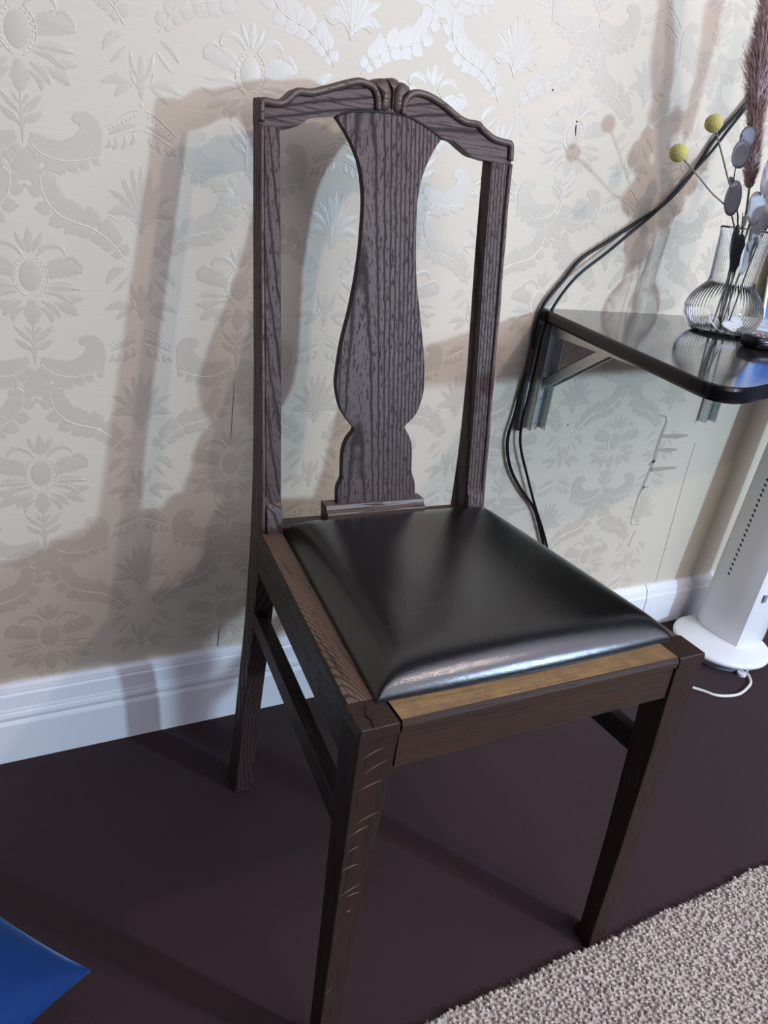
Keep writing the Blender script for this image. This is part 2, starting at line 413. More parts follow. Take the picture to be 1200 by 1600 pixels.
            M.line(Q([(.004, -.060), (.016, -.064), (.0275, -.0728), (.040, -.0825)]), .0006); M.line(Q([(.004, -.082), (.016, -.085), (.028, -.0915), (.0385, -.097)]), .0006)
            for j in range(7): M.dot(.131+q*(.008+j*.0048), -.0665-j*.0030, .0013, 0, .0005, 6)
            G([(.006, -.075), (.020, -.080), (.038, -.090)], .004, .004, serr=.1)
            for (a, b) in (((.010, -.086), (.014, -.099)), ((.020, -.090), (.024, -.105)), ((.030, -.094), (.034, -.106)), ((.037, -.097), (.042, -.105))):
                G([a, ((a[0]+b[0])/2-.003, (a[1]+b[1])/2), b], .004, .003, teeth=3)
    M.feather([(0, .027), (0, .040), (0, .0554)], .0065, .0065, teeth=4); M.feather([(0, -.028), (0, -.045), (0, -.060)], .011, .011, teeth=4)
    M.feather([(0, -.058), (0, -.085), (0, -.1115)], .0028, .0028, teeth=5)
    M.feather([(0, -.1165), (0, -.135), (0, -.150)], .016, .016, serr=.3, teeth=2, prof=lambda t: .2+.8*math.sin(PI*min(1, .1+t*.75)))
    M.dot(0, -.155, .0022, 0)
    M.feather([(.131, -.195), (.131, -.155), (.131, -.121)], .008, .008, teeth=6)
    M.feather([(.131, -.004), (.131, -.025), (.131, -.049)], .008, .008, teeth=3); M.dot(.131, -.054, .002, 1)
    me = bpy.data.meshes.new('damask_figure'); me.from_pydata(M.v, [], M.f)
    me.materials.append(WP_MOTIF); me.materials.append(WP_LINE)
    me.polygons.foreach_set('material_index', M.m); me.polygons.foreach_set('use_smooth', [True]*len(M.f)); me.update()
    bm = bmesh.new(); bm.from_mesh(me)
    for f in bm.faces:
        f.normal_update()
        if f.normal.y > 0: f.normal_flip()
    bm.to_mesh(me); bm.free()
    return me
DM = damask_mesh()
for k in range(-2, 9):
    for j in range(0, 5):
        x = -.154+.262*k; z = .464+.258*(j-1)
        if z < .15: continue
        if x > 1.0 and z < .60: continue
        o = link('damask_figure', DM, wall); o.location = (x, 0, z)
# paper joins, torn strip, marks (on the wall)
def strip(name, pts, w_, m_, y=-.0004, th=.0004):
    mb = MB()
    P = [Vector((x, 0, z)) for x, z in pts]
    ring = []
    for i, p in enumerate(P):
        d = (P[min(i+1, len(P)-1)]-P[max(i-1, 0)]).normalized(); n_ = Vector((-d.z, 0, d.x)); ww = w_[i] if isinstance(w_, list) else w_
        a, b = p+n_*ww/2, p-n_*ww/2
        ring.append([(a.x, 0, a.z), (a.x, y-th, a.z), (b.x, y-th, b.z), (b.x, 0, b.z)])
    v, f = loft(ring); mb.add(v, f); return mb.build(name, m_, wall)
strip('paper_join', [(.1015, .136), (.1025, .160), (.1030, .178)], [.0016, .0010, .0004], SLIT)
strip('paper_join', [(.1060, .500), (.1068, .550), (.1075, .590)], [.0003, .0008, .0003], SLIT)
strip('paper_join', [(1.141, .108), (1.138, .20), (1.131, .38), (1.131, .45)], .0009, SEAM)
for pts, ww in (([(.999, .515), (1.010, .514), (1.019, .512)], .003), ([(1.019, .512), (1.024, .500), (1.021, .476), (1.018, .440), (1.020, .417), (1.008, .407)], [.002, .006, .008, .006, .010, .004]),
               ([(1.020, .417), (1.016, .395), (1.010, .370), (1.009, .356), (1.004, .336)], [.008, .007, .004, .008, .004]), ([(1.004, .336), (1.002, .31), (1.003, .285), (1.004, .270)], [.004, .003, .003, .0015]),
               ([(1.004, .270), (1.018, .268), (1.032, .266)], .0012), ([(1.018, .396), (1.05, .396), (1.095, .396)], [.010, .009, .005]), ([(1.010, .356), (1.026, .356)], [.006, .002]),
               ([(1.025, .470), (1.07, .468), (1.10, .469)], [.006, .010, .004]), ([(1.022, .440), (1.06, .438), (1.08, .438)], [.005, .009, .003]), ([(1.024, .25), (1.020, .235), (1.017, .215)], .0012)):
    strip('torn_paper', pts, ww, TEAR)
mb = MB(); v, f = lathe([(0, 0), (.0016, 0), (.0012, .0012), (0, .0014)], 8); mb.add([(a, -c, b) for a, b, c in v], f)
for x, z in ((.633, 1.0), (.760, .503), (.575, 1.0345)):
    o = mb.build('pin_hole', SLOT, wall); o.location = (x, 0, z)
mb = MB(); mb.add(*tube([Vector((.6325, -.0010, .995)), Vector((.6335, -.0010, .988)), Vector((.636, -.0010, .980))], [.0006, .0012, .0004], 6)); mb.build('scratch', SLOT, wall)

# ------------------------------------------------------------------ rug
def rug():
    x0, x1, y0, y1 = -.75, 1.9, -1.62, -.616
    root = empty('area_rug', ((x0+x1)/2, (y0+y1)/2, 0), 0, 'mottled grey loop pile rug with a fuzzy edge in front of the chair', 'rug')
    cx, cy = (x0+x1)/2, (y0+y1)/2
    n = 120; top = []
    for i in range(n+1):
        x = x0+(x1-x0)*i/n; top.append((x-cx, y1-cy-.004+.0022*math.sin(x*37)+.0015*rnd.uniform(-1, 1)))
    ring = [(x0-cx, y0-cy), (x1-cx, y0-cy)]+[(a, b) for a, b in reversed(top)]
    v, f = loft([[(a, b, z) for a, b in ring] for z in (0.0, .006)])
    from_py('backing', v, f, RUG, root)
    vs_, fs = [], []
    s = .0068; ny = int((y1-y0)/s); nx = int((x1-x0)/s)
    for j in range(ny):
        for i in range(nx):
            near = True
            x = x0+(i+.5+(j % 2)*.5)*s+rnd.uniform(-.0012, .0012); y = y1-(j+.3)*s+rnd.uniform(-.0014, .0014)
            if j == 0: y += .0022*math.sin(x*37)
            r = s*rnd.uniform(.42, .62); h = rnd.uniform(.0085, .0120); a = rnd.uniform(0, PI); ex = rnd.uniform(-.002, .002); ey = rnd.uniform(-.002, .002)
            b = len(vs_)
            for k in range(4):
                t = a+k*PI/2; vs_.append((x-cx+r*1.15*math.cos(t), y-cy+r*1.15*math.sin(t), .004))
            for k in range(4):
                t = a+.5+k*PI/2; vs_.append((x-cx+ex+r*.8*math.cos(t), y-cy+ey+r*.8*math.sin(t), h*.85))
            vs_.append((x-cx+ex, y-cy+ey, h))
            for k in range(4):
                k2 = (k+1) % 4; fs.append((b+k, b+k2, b+4+k2, b+4+k)); fs.append((b+4+k, b+4+k2, b+8))
    me = bpy.data.meshes.new('pile'); me.from_pydata(vs_, [], fs); me.materials.append(RUG); me.update()
    o = link('pile', me, root); tag(o, kind='stuff')
    # stray fibres on the edge
    mb = MB()
    for i in range(900):
        x = rnd.uniform(.05, 1.1); y = y1-.003; L = rnd.uniform(.003, .007); a = rnd.uniform(.3, 2.8)
        p0 = Vector((x-cx, y-cy, rnd.uniform(.002, .009))); p1 = p0+Vector((math.cos(a)*L, abs(math.sin(a))*L, rnd.uniform(-.001, .003)))
        mb.add(*tube([p0, p1], [.0005, .0002], 3, False))
    tag(mb.build('fibre', RUG, root), kind='stuff')
rug()

# ------------------------------------------------------------------ chair
CX, CY, CTH = 0.2397, -0.6105, -0.0206
DD, LEAN = 0.3779, 0.2157
chair = empty('dining_chair', (CX, CY, 0), CTH, 'dark oak dining chair with carved top rail and black leather seat', 'chair')
def yb(z): return DD+LEAN*(z-.46)
def leg_front(s):
    # s=-1 left, +1 right ; outer edge straight, inner edge tapers
    o_ = -.0015 if s < 0 else .0015
    R_ = [(.4605, .2065, .168, .0010, .038), (.4490, .2080, .168, -.0005, .038), (.4470, .2065, .168, .0012, .0375), (.405, .2065, .1695, .0012, .037), (.33, .2060, .1735, .0012, .034), (.175, .2045, .1785, .0015, .029), (.022, .2035, .1800, .002, .025),
          (.018, .2055, .1785, .000, .029), (.004, .2060, .1780, -.0005, .0295), (.0, .2045, .1795, .001, .028)]
    rings = []
    for z, xo, xi, y0, y1 in R_[::-1]:
        a, b = sorted((s*xo+o_, s*xi+o_)); rings.append(rect_ring(a, b, y0, y1, z))
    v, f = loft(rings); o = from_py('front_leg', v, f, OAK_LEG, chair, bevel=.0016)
    return o
LGL = leg_front(-1); LGR = leg_front(1)
# crack line and scratches on the near leg block
mb = MB()
for pts in ([(-.196, .0002, .4612), (-.193, .010, .4613), (-.1955, .018, .4613), (-.190, .030, .4613)], ):
    mb.add(*tube([Vector(p) for p in pts], .0005, 5))
mb.build('crack', SLOT, LGL)
SCR = mat('bare_wood_scratch', (0.16, 0.095, 0.062), 0.6)[0]
for (x0, z0, x1, z1) in ((-.201, .392, -.178, .398), (-.199, .352, -.176, .360), (-.204, .338, -.184, .346), (-.203, .318, -.192, .322), (-.206, .296, -.190, .299), (-.204, .262, -.184, .270), (-.197, .258, -.184, .259), (-.205, .20, -.199, .215), (-.203, .428, -.182, .436), (-.199, .41, -.176, .421), (-.204, .120, -.197, .128), (-.195, .236, -.190, .236), (-.200, .3405, -.188, .3445)):
    P = [Vector((x0+(x1-x0)*t-.0005, -.0003+.0010*0, z0+(z1-z0)*t+.0015*math.sin(t*3))) for t in (0, .33, .66, 1)]
    P = [Vector((p.x, .00125 if p.z > .2 else .0016, p.z)) for p in P]
    from_py('scratch', *tube(P, [.0001, .0005, .0004, .0001], 4), SCR, LGL)


def post(s):
    # (z, outer, inner, yfront, yback)
    if s < 0: X = [(0, .171, .145), (.3, .171, .145), (.46, .172, .1455), (.65, .172, .145), (.80, .1725, .146), (.9215, .172, .147)]
    else: X = [(0, .166, .140), (.3, .165, .136), (.46, .163, .133), (.573, .1665, .137), (.658, .168, .139), (.743, .171, .139), (.85, .173, .141), (.9215, .176, .143)]
    def ip(z, k):
        for a, b in zip(X, X[1:]):
            if z <= b[0]: t = (z-a[0])/(b[0]-a[0]); return a[k]+(b[k]-a[k])*t
        return X[-1][k]
    Y = [(0, .412, .452), (.05, .409, .446), (.175, .400, .434), (.30, .387, .422), (.40, .379, .419), (.44, yb(.44), .419), (.47, yb(.47), .420), (.52, yb(.52), yb(.52)+.034), (.573, yb(.573), yb(.573)+.030), (.66, yb(.66), yb(.66)+.026), (.80, yb(.80), yb(.80)+.024), (.9215, yb(.9215), yb(.9215)+.022)]
    rings = []
    for z, y0, y1 in Y:
        a, b = sorted((s*ip(z, 1), s*ip(z, 2))); rings.append(rect_ring(a, b, y0, y1, z))
    mb = MB(); v, f = loft(rings); mb.add(v, f)
    # stop block near the seat
    a, b = sorted((s*(ip(.47, 1)-.0058), s*ip(.47, 2)))
    mb.add([(a, yb(.455)-.007, .455), (b, yb(.455)-.007, .455), (b, yb(.487)-.006, .487), (a, yb(.487)-.006, .487), (a, yb(.498), .498), (b, yb(.498), .498), (a, yb(.455)+.002, .455), (b, yb(.455)+.002, .455)],
           [(0, 1, 2, 3), (3, 2, 5, 4), (0, 3, 4, 6), (1, 7, 5, 2), (0, 6, 7, 1), (4, 5, 7, 6)])
    o = mb.build('back_post', OAK_P, chair, bevel=.0012)
    # bead on the outer front edge with its dark quirk
    zz = [.462+.0085*i for i in range(55)]; zz = [z for z in zz if z < .9215]
    P = [Vector((s*(ip(z, 1)-.0030), yb(z)+.0004, z)) for z in zz]
    bo = from_py('bead', *tube(P, [.0033+.0003*math.sin(z*70) for z in zz], 8), OAK_BEADZ, o, smooth=True)
    P = [Vector((s*(ip(z, 1)-.0066), yb(z)-.0001, z)) for z in zz if z > .50]
    from_py('quirk', *tube(P, .0006, 4), SLOT, o)
    return o
PL = post(-1); PR = post(1)

def rail_front():
    prof = [(.004, .407, 0), (.004, .447, 0), (.0015, .4485, 0), (.0008, .455, 0), (.0025, .4595, 0), (.0045, .4604, 1), (.032, .4604, 1), (.032, .407, 0)]
    mb = MB(); x0, x1 = -.1672, .1690
    n = len(prof); xs = [x0+(x1-x0)*i/14 for i in range(15)]
    vs_ = []
    for x in xs: vs_ += [(x, y, z) for y, z, _ in prof]
    fs, ms = [], []
    for i in range(len(xs)-1):
        for j in range(n):
            a = i*n+j; b = i*n+(j+1) % n; fs.append((a, b, b+n, a+n)); ms.append(1 if j == 5 else 0)
    fs.append(tuple(range(n))); fs.append(tuple(range((len(xs)-1)*n, len(xs)*n))); ms += [0, 0]
    return from_py('front_rail', vs_, fs, None, chair, mats=[OAK_RAILX, OAK_WORNX], fm=ms)
FR = rail_front()
def rail_side(s):
    # outline from front leg to back post; worn top
    out0, out1 = .2050, .1715
    wd0, wd1 = .030, .027
    rings = []; n = 12
    for i in range(n+1):
        t = i/n; y = .0375+t*(.381-.0375); xo = out0+(out1-out0)*t; xi = xo-(wd0+(wd1-wd0)*t)
        rings.append([(s*xo, y, .404), (s*xo, y, .450), (s*(xo+.0018), y, .4515), (s*(xo+.0018), y, .4575), (s*(xo-.0008), y, .4604), (s*xi, y, .4604), (s*xi, y, .404)])
    v, f = loft(rings); k = 7
    ms = [0]*len(f)
    for i in range(n): ms[i*k+4] = 1
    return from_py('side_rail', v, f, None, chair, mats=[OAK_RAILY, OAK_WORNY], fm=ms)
rail_side(-1); rail_side(1)
mb = MB(); mb.box((-.1455, .3775, .404), (.1335, .404, .4655)); mb.build('back_rail', OAK_RAILX, chair, bevel=.001)
def stretcher(s):
    o0 = .198; o1 = .1700
    rings = []
    for t, y, z0, z1 in ((0, .030, .303, .330), (1, .392, .313, .338)):
        xo = s*(o0+(o1-o0)*t); xi = s*(o0+(o1-o0)*t-.017)
        a, b = sorted((xo, xi)); rings.append([(a, y, z0), (b, y, z0), (b, y, z1), (a, y, z1)])
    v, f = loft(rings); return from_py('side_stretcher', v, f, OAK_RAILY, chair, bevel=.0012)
stretcher(-1); stretcher(1)
# shoe under the splat
rings = []
for x, dx in ((-.0851, 0), (.0620, 0)):
    rings.append([(x, yb(.465)-.008, .4655), (x, yb(.479)-.008, .4800), (x, yb(.483)-.003, .4835), (x, yb(.4885)-.002, .4890), (x, yb(.489)+.016, .4890), (x, yb(.465)+.016, .4655)])
v, f = loft(rings); sh = from_py('splat_shoe', v, f, OAK_BEAD, chair, bevel=.0012)

# splat
SL = [(-.0780, .9420), (-.0652, .928), (-.054, .9116), (-.0459, .8948), (-.041, .872), (-.0395, .8515), (-.0405, .8248), (-.0424, .7984), (-.0475, .7634), (-.0549, .7275), (-.0645, .6912), (-.0704, .6546), (-.0713, .6363), (-.0661, .6135), (-.0586, .6002), (-.0484, .5884), (-.0450, .5850), (-.0459, .581), (-.0552, .5696), (-.0603, .5543), (-.0612, .5351), (-.0614, .5211), (-.067, .5078), (-.0671, .4882)]
SR = [(.0690, .9400), (.0581, .9258), (.047, .9058), (.0397, .8865), (.036, .867), (.0352, .8454), (.0362, .8042), (.0389, .7683), (.0437, .7408), (.0496, .7075), (.0547, .6746), (.0563, .6517), (.0563, .6319), (.0522, .6161), (.045, .6004), (.0309, .5877), (.0290, .584), (.0328, .5789), (.0386, .5686), (.0418, .554), (.0422, .5357), (.0426, .5257), (.0478, .511), (.0504, .4877)]
def seq(L, brk=(16,)):
    P = [(x, 0, z) for x, z in L]; out = []; st = 0
    for b in list(brk)+[len(P)-1]:
        out += cat(P[st:b+1], 4)[:-1]; st = b
    out.append(Vector(P[-1])); return [(p.x, p.z) for p in out]
A_, B_ = seq(SL), seq(SR)
def splat():
    n = min(len(A_), len(B_)); zt = A_; rows = []
    # resample both sides to same count and build a front/back shell with columns
    cols = 6; th = .011
    def front(i, c, d):
        a, b = A_[i], B_[i]; t = c/cols; x = a[0]+(b[0]-a[0])*t; z = a[1]+(b[1]-a[1])*t
        return (x, yb(z)+.001+d, z)
    vs_, fs = [], []
    for i in range(n):
        for c in range(cols+1): vs_.append(front(i, c, 0))
        for c in range(cols+1): vs_.append(front(i, c, th))
    # arched top: lift middle columns of the first rows
    m_ = 2*(cols+1)
    for i in range(3):
        for c in range(cols+1):
            lift = .0180*(1-((c/cols-.5)*2)**2)*(1-i/3)
            for d in (0, cols+1):
                k = i*m_+c+d; x, y, z = vs_[k]; z += lift; vs_[k] = (x, y+LEAN*lift, z)
    q = cols+1
    for i in range(n-1):
        for c in range(cols):
            a = i*m_+c; fs.append((a, a+1, a+1+m_, a+m_)); a += q; fs.append((a, a+m_, a+1+m_, a+1))
        a = i*m_; fs.append((a, a+m_, a+m_+q, a+q)); a = i*m_+cols; fs.append((a, a+q, a+m_+q, a+m_))
    for c in range(cols):
        fs.append((c, c+q, c+1+q, c+1)); a = (n-1)*m_+c; fs.append((a, a+1, a+1+q, a+q))
    return from_py('splat', vs_, fs, OAK_Z, chair, bevel=.0010)
splat()

# top rail
RT = [(-.1735, .9475), (-.1673, .9490), (-.1598, .9480), (-.1478, .9485), (-.1387, .9535), (-.1272, .9632), (-.1102, .9652), (-.0929, .9710), (-.0665, .9810), (-.0509, .9858), (-.0393, .9858), (-.0325, .9850), (-.0230, .9870), (-.0045, .9885), (.0177, .9850), (.0292, .9868), (.0474, .9844), (.0681, .9773), (.0895, .9670), (.1041, .9640), (.1187, .9640), (.126, .9590), (.1415, .9515), (.1559, .9492), (.1752, .9500)]
RB = [(-.1735, .9205), (-.1462, .9190), (-.1355, .9218), (-.1239, .9267), (-.1122, .9349), (-.1020, .9380), (-.0880, .9405), (-.0780, .9435), (-.0681, .9485), (-.0533, .9522), (-.029, .9555), (-.0031, .9572), (.0163, .9565), (.0364, .9516), (.0533, .945), (.0667, .9390), (.0743, .9373), (.0860, .9365), (.0997, .9296), (.1139, .9231), (.1289, .9212), (.1430, .9200), (.1752, .9215)]
def interp(L, x):
    for a, b in zip(L, L[1:]):
        if x <= b[0]: t = (x-a[0])/(b[0]-a[0]); return a[1]+(b[1]-a[1])*t
    return L[-1][1]
def smooth(L): return [(p.x, p.z) for p in cat([(x, 0, z) for x, z in L], 4)]
RT_, RB_ = smooth(RT), smooth(RB)
xs = [-.1725+(.3475)*i/110 for i in range(111)]
rings = []
for x in xs:
    zt, zb = interp(RT_, x), interp(RB_, x)
    rings.append([(x, yb(zb)+.0005, zb), (x, yb(zt-.001)+.0005, zt-.001), (x, yb(zt)+.002, zt), (x, yb(zt)+.021, zt), (x, yb(zb)+.022, zb)])
v, f = loft(rings)
trail = from_py('top_rail', v, f, OAK_X, chair, bevel=.0008)
def face(x, z, d=0): return Vector((x, yb(z)-d, z))
def mould(pts, r, name='moulding', m_=OAK_BEAD, d=.0004, k=5):
    P = cat([tuple(face(x, z, d)) for x, z in pts], k)
    return from_py(name, *tube(P, r if not isinstance(r, list) else [r[min(len(r)-1, int(i*len(r)/len(P)))] for i in range(len(P))], 10), m_, trail, smooth=True)
rb = .0044
def inset(L, d): return [(x, z-d) for x, z in L]
LT = [(-.1695, .9245), (-.1695, .9360), (-.1688, .9435), (-.1650, .9452)]+inset([(-.1598, .9480), (-.1478, .9485), (-.1387, .9535), (-.1272, .9632), (-.1102, .9652), (-.0929, .9710), (-.0665, .9810), (-.0509, .9858), (-.0400, .9852)], .0030)+[(-.0315, .9795), (-.0262, .9722), (-.0248, .9650), (-.0246, .9570)]
mould(LT, rb)
RTM = [(.1722, .9255), (.1722, .9370), (.1712, .9440), (.1665, .9458)]+inset([(.1559, .9492), (.1415, .9515), (.126, .9590), (.1187, .9640), (.1041, .9640), (.0895, .9670), (.0681, .9773), (.0474, .9844), (.0300, .9862)], .0030)+[(.0190, .9795), (.0120, .9715), (.0099, .9650), (.0098, .9570)]
mould(RTM, rb)
def lobe(outline, h, name):
    pts = [(p.x, p.z) for p in cat([(x, 0, z) for x, z in outline], 4, True)]
    v, f = dome_poly(pts, h, 5)
    v = [(x, yb(z)+.001+d, z) for x, d, z in v]
    n = len(pts)
    b = len(v); v += [(x, yb(z)+.018, z) for x, z in pts]
    f += [(j, b+j, b+(j+1) % n, (j+1) % n) for j in range(n)]
    return from_py(name, v, f, OAK_BEAD, trail, smooth=True)
lobe([(-.0330, .9855), (-.0256, .9897), (-.0202, .9912), (-.0147, .9911), (-.0106, .9874), (-.0076, .981), (-.0065, .9737), (-.0078, .9653), (-.0111, .9579), (-.0205, .9578), (-.0208, .9697), (-.0248, .9778)], .0065, 'carved_lobe')
lobe([(.0030, .9900), (.0076, .9913), (.0133, .9900), (.0185, .9862), (.0110, .9785), (.0060, .9700), (.0052, .9583), (-.0028, .9584), (-.0048, .9670), (-.0038, .9785), (-.0010, .9850)], .0065, 'carved_lobe')
lobe([(-.0139, .9912), (-.0077, .9937), (-.0013, .9935), (.0030, .9905), (-.0016, .9845), (-.0040, .9784), (-.0050, .9600), (-.0066, .9600), (-.0068, .9784), (-.0098, .9865)], .0050, 'carved_flute')
# thin black strip painting in the shadow line under the arch
mould([(-.0780, .9425), (-.0681, .9475), (-.0533, .9512), (-.029, .9545), (-.0031, .9562), (.0163, .9555), (.0364, .9506), (.0533, .944), (.0667, .9380)], .0010, 'shadow_strip', SLOT, d=-.0004)

# leather drop-in seat
def seat():
    cor = [(-.1800, .0305), (.1900, .0310), (.1600, .3745), (-.1440, .3745)]
    n = 48; vs_, fs = [], []
    def P(u, v):
        a = Vector(cor[0])*(1-u)*(1-v)+Vector(cor[1])*u*(1-v)+Vector(cor[2])*u*v+Vector(cor[3])*(1-u)*v
        return a
    def prof(t):   # t 0 edge..1
        t = max(0, min(1, t)); return (1-(1-t)**2.6)**.62
    def e(k):
        t = k/n; return .5-.5*math.cos(PI*t)
    for j in range(n+1):
        for i in range(n+1):
            u, v = e(i), e(j); p = P(u, v)
            du = min(u, 1-u)*.34; dv = v*.342; dvb = (1-v)*.342
            q_ = [min(1.3, a/b)+1e-4 for a, b in ((du, .052 if u < .5 else .042), (dv, .056), (dvb, .040))]
            hs = prof(sum(a**-3.0 for a in q_)**(-1/3.0)*1.12)
            dome = .009*(1-(2*u-1)**2)*(1-(2*v-.9)**2*.75)
            z = .4585+.0262*hs+dome*hs
            # the front roll bulges forward a little
            y = p.y-.004*math.sin(PI*u)*(1-v)**6
            vs_.append((p.x, y, z))
    m_ = n+1
    for j in range(n):
        for i in range(n): a = j*m_+i; fs.append((a, a+1, a+1+m_, a+m_))
    b = len(vs_); vs_ += [(x, y, .448) for x, y in cor]
    edge = [i for i in range(n)]+[j*m_+n for j in range(n)]+[n*m_+n-i for i in range(n)]+[(n-j)*m_ for j in range(n)]
    bb_ = len(vs_)
    for k in edge: x, y, z = vs_[k]; vs_.append((x, y, .452))
    L = len(edge)
    fs += [(edge[k], edge[(k+1) % L], bb_+(k+1) % L, bb_+k) for k in range(L)]
    o = from_py('leather_seat', vs_, fs, LEATHER, chair, smooth=True)
    return o
seat()

# ------------------------------------------------------------------ shelf with folding brackets
SZ = .7158
def shelf():
    root = empty('wall_shelf', (1.0, 0, SZ-.021), 0, 'black laminate wall table top on folding steel brackets, right of the chair', 'shelf')
    ox, oz = 1.0, SZ-.021
    out = [(.640, -.0015)]
    arc = cat([(.534, -.425, 0), (.5285, -.452, 0), (.535, -.468, 0), (.552, -.476, 0), (.580, -.474, 0), (.620, -.463, 0)], 5)
    out += [(p.x, p.y) for p in arc]
    out += [(1.60, -.235), (1.60, -.0015)]
    out = out[::-1]
    def sc(d):  # inset polygon towards inside for rounded edge
        c = (1.1, -.18); return [(x+(c[0]-x)*d, y+(c[1]-y)*d if y < -.01 else y) for x, y in out]
    mb = MB(); n = len(out)
    rings = []
    for d, z in ((.012, 0), (.004, .0012), (0, .005), (0, .016), (.003, .0195), (.008, .0205)):
        rings.append([(x-ox, y, z) for x, y in sc(d)])
    v, f = loft(rings, caps=False); f.append(tuple(range(n))[::-1]); b = 5*n
    o = from_py('edge_band', v, f, EDGEM, root, smooth=False)
    v, f = loft([[(x-ox, y, z) for x, y in sc(.0075)] for z in (.018, .0208)]); from_py('table_top', v, f, LAMINATE, root)
    for bx in (.655, 1.115):
        br = MB(); x = bx-ox; T = -.0005
        # wall channel: web and two flanges
        br.box((x, -.003, -.193), (x+.034, -.0006, T)); br.box((x, -.020, -.193), (x+.0022, -.003, T)); br.box((x+.0318, -.020, -.193), (x+.034, -.003, T))
        bo = br.build('bracket', STEEL, root, bevel=.0006)
        am = MB(); am.box((x+.004, -.330, -.0030), (x+.030, -.003, -.0008)); am.box((x+.004, -.330, -.022), (x+.0062, -.018, -.003)); am.box((x+.0278, -.330, -.022), (x+.030, -.018, -.003))
        am.build('bracket_arm', STEEL, bo, bevel=.0006)
        y0, z0, y1, z1 = -.012, -.110, -.155, -.012
        d = Vector((0, y1-y0, z1-z0)).normalized(); nn = Vector((0, -d.z, d.y))
        br2 = MB()
        for (xa, xb, ta, tb) in ((x+.008, x+.0100, -.009, .009), (x+.024, x+.026, -.009, .009), (x+.008, x+.026, .007, .009)):
            vs_ = []
            for (yy, zz) in ((y0, z0), (y1, z1)):
                for (xx, tt) in ((xa, ta), (xb, ta), (xb, tb), (xa, tb)):
                    q = Vector((xx, yy, zz))-nn*tt; vs_.append(tuple(q))
            br2.add(vs_, [(0, 1, 2, 3), (4, 7, 6, 5), (0, 4, 5, 1), (1, 5, 6, 2), (2, 6, 7, 3), (3, 7, 4, 0)])
        br2.build('bracket_brace', STEEL, bo, bevel=.0005)
shelf()

# ------------------------------------------------------------------ cables on the wall
def cable(pts, r, m_, name, label, cat_, group=None, sides=8, k=6):
    P = cat(pts, k); o0 = Vector(pts[0]); P = [p-o0 for p in P]
    o = from_py(name, *tube(P, r, sides), m_, smooth=True); o.location = o0
    return tag(o, label, cat_, group)
c1 = [(1.30, 1.46), (1.12, 1.252), (1.03, 1.141), (.973, 1.063), (.935, 1.018), (.898, .953), (.855, .904), (.805, .871), (.744, .832), (.696, .801), (.665, .762), (.635, .721), (.629, .676), (.633, .631), (.627, .586), (.622, .528), (.617, .492), (.622, .461), (.640, .422), (.673, .381), (.715, .338), (.745, .286), (.766, .243), (.780, .190), (.790, .125)]
c2 = [(1.31, 1.44), (1.12, 1.232), (1.025, 1.118), (.968, 1.044), (.926, .996), (.892, .957), (.862, .923), (.831, .889), (.785, .851), (.744, .817), (.687, .772), (.652, .722), (.640, .677), (.640, .632), (.641, .564), (.639, .510), (.648, .467), (.678, .409), (.712, .347), (.748, .288), (.772, .242), (.790, .19), (.800, .12)]
cable([(x, -.008, z) for x, z in c1]+[(.80, -.030, .05), (.80, -.05, .006), (.74, -.06, .004)], .0031, CABLE, 'power_cable', 'black cable sagging lowest to the left of the shelf bracket', 'cable', 'black cables on the wall', 10)
cable([(x, -.0155 if .60 < z < 1.0 else -.008-.004*(z < 1), z) for x, z in c2]+[(.815, -.034, .05), (.82, -.055, .006), (.78, -.075, .004)], .0025, CABLE, 'power_cable', 'thinner black cable running closest to the shelf bracket', 'cable', 'black cables on the wall', 10)
cable([(.636, -.006, .690), (.634, -.006, .66), (.632, -.007, .60), (.634, -.006, .54), (.637, -.006, .50)], .0055, mat('grey_conduit', (.05, .045, .05), .4)[0], 'cable_sleeve', 'short dark sleeve behind the cables beside the left bracket', 'cable')

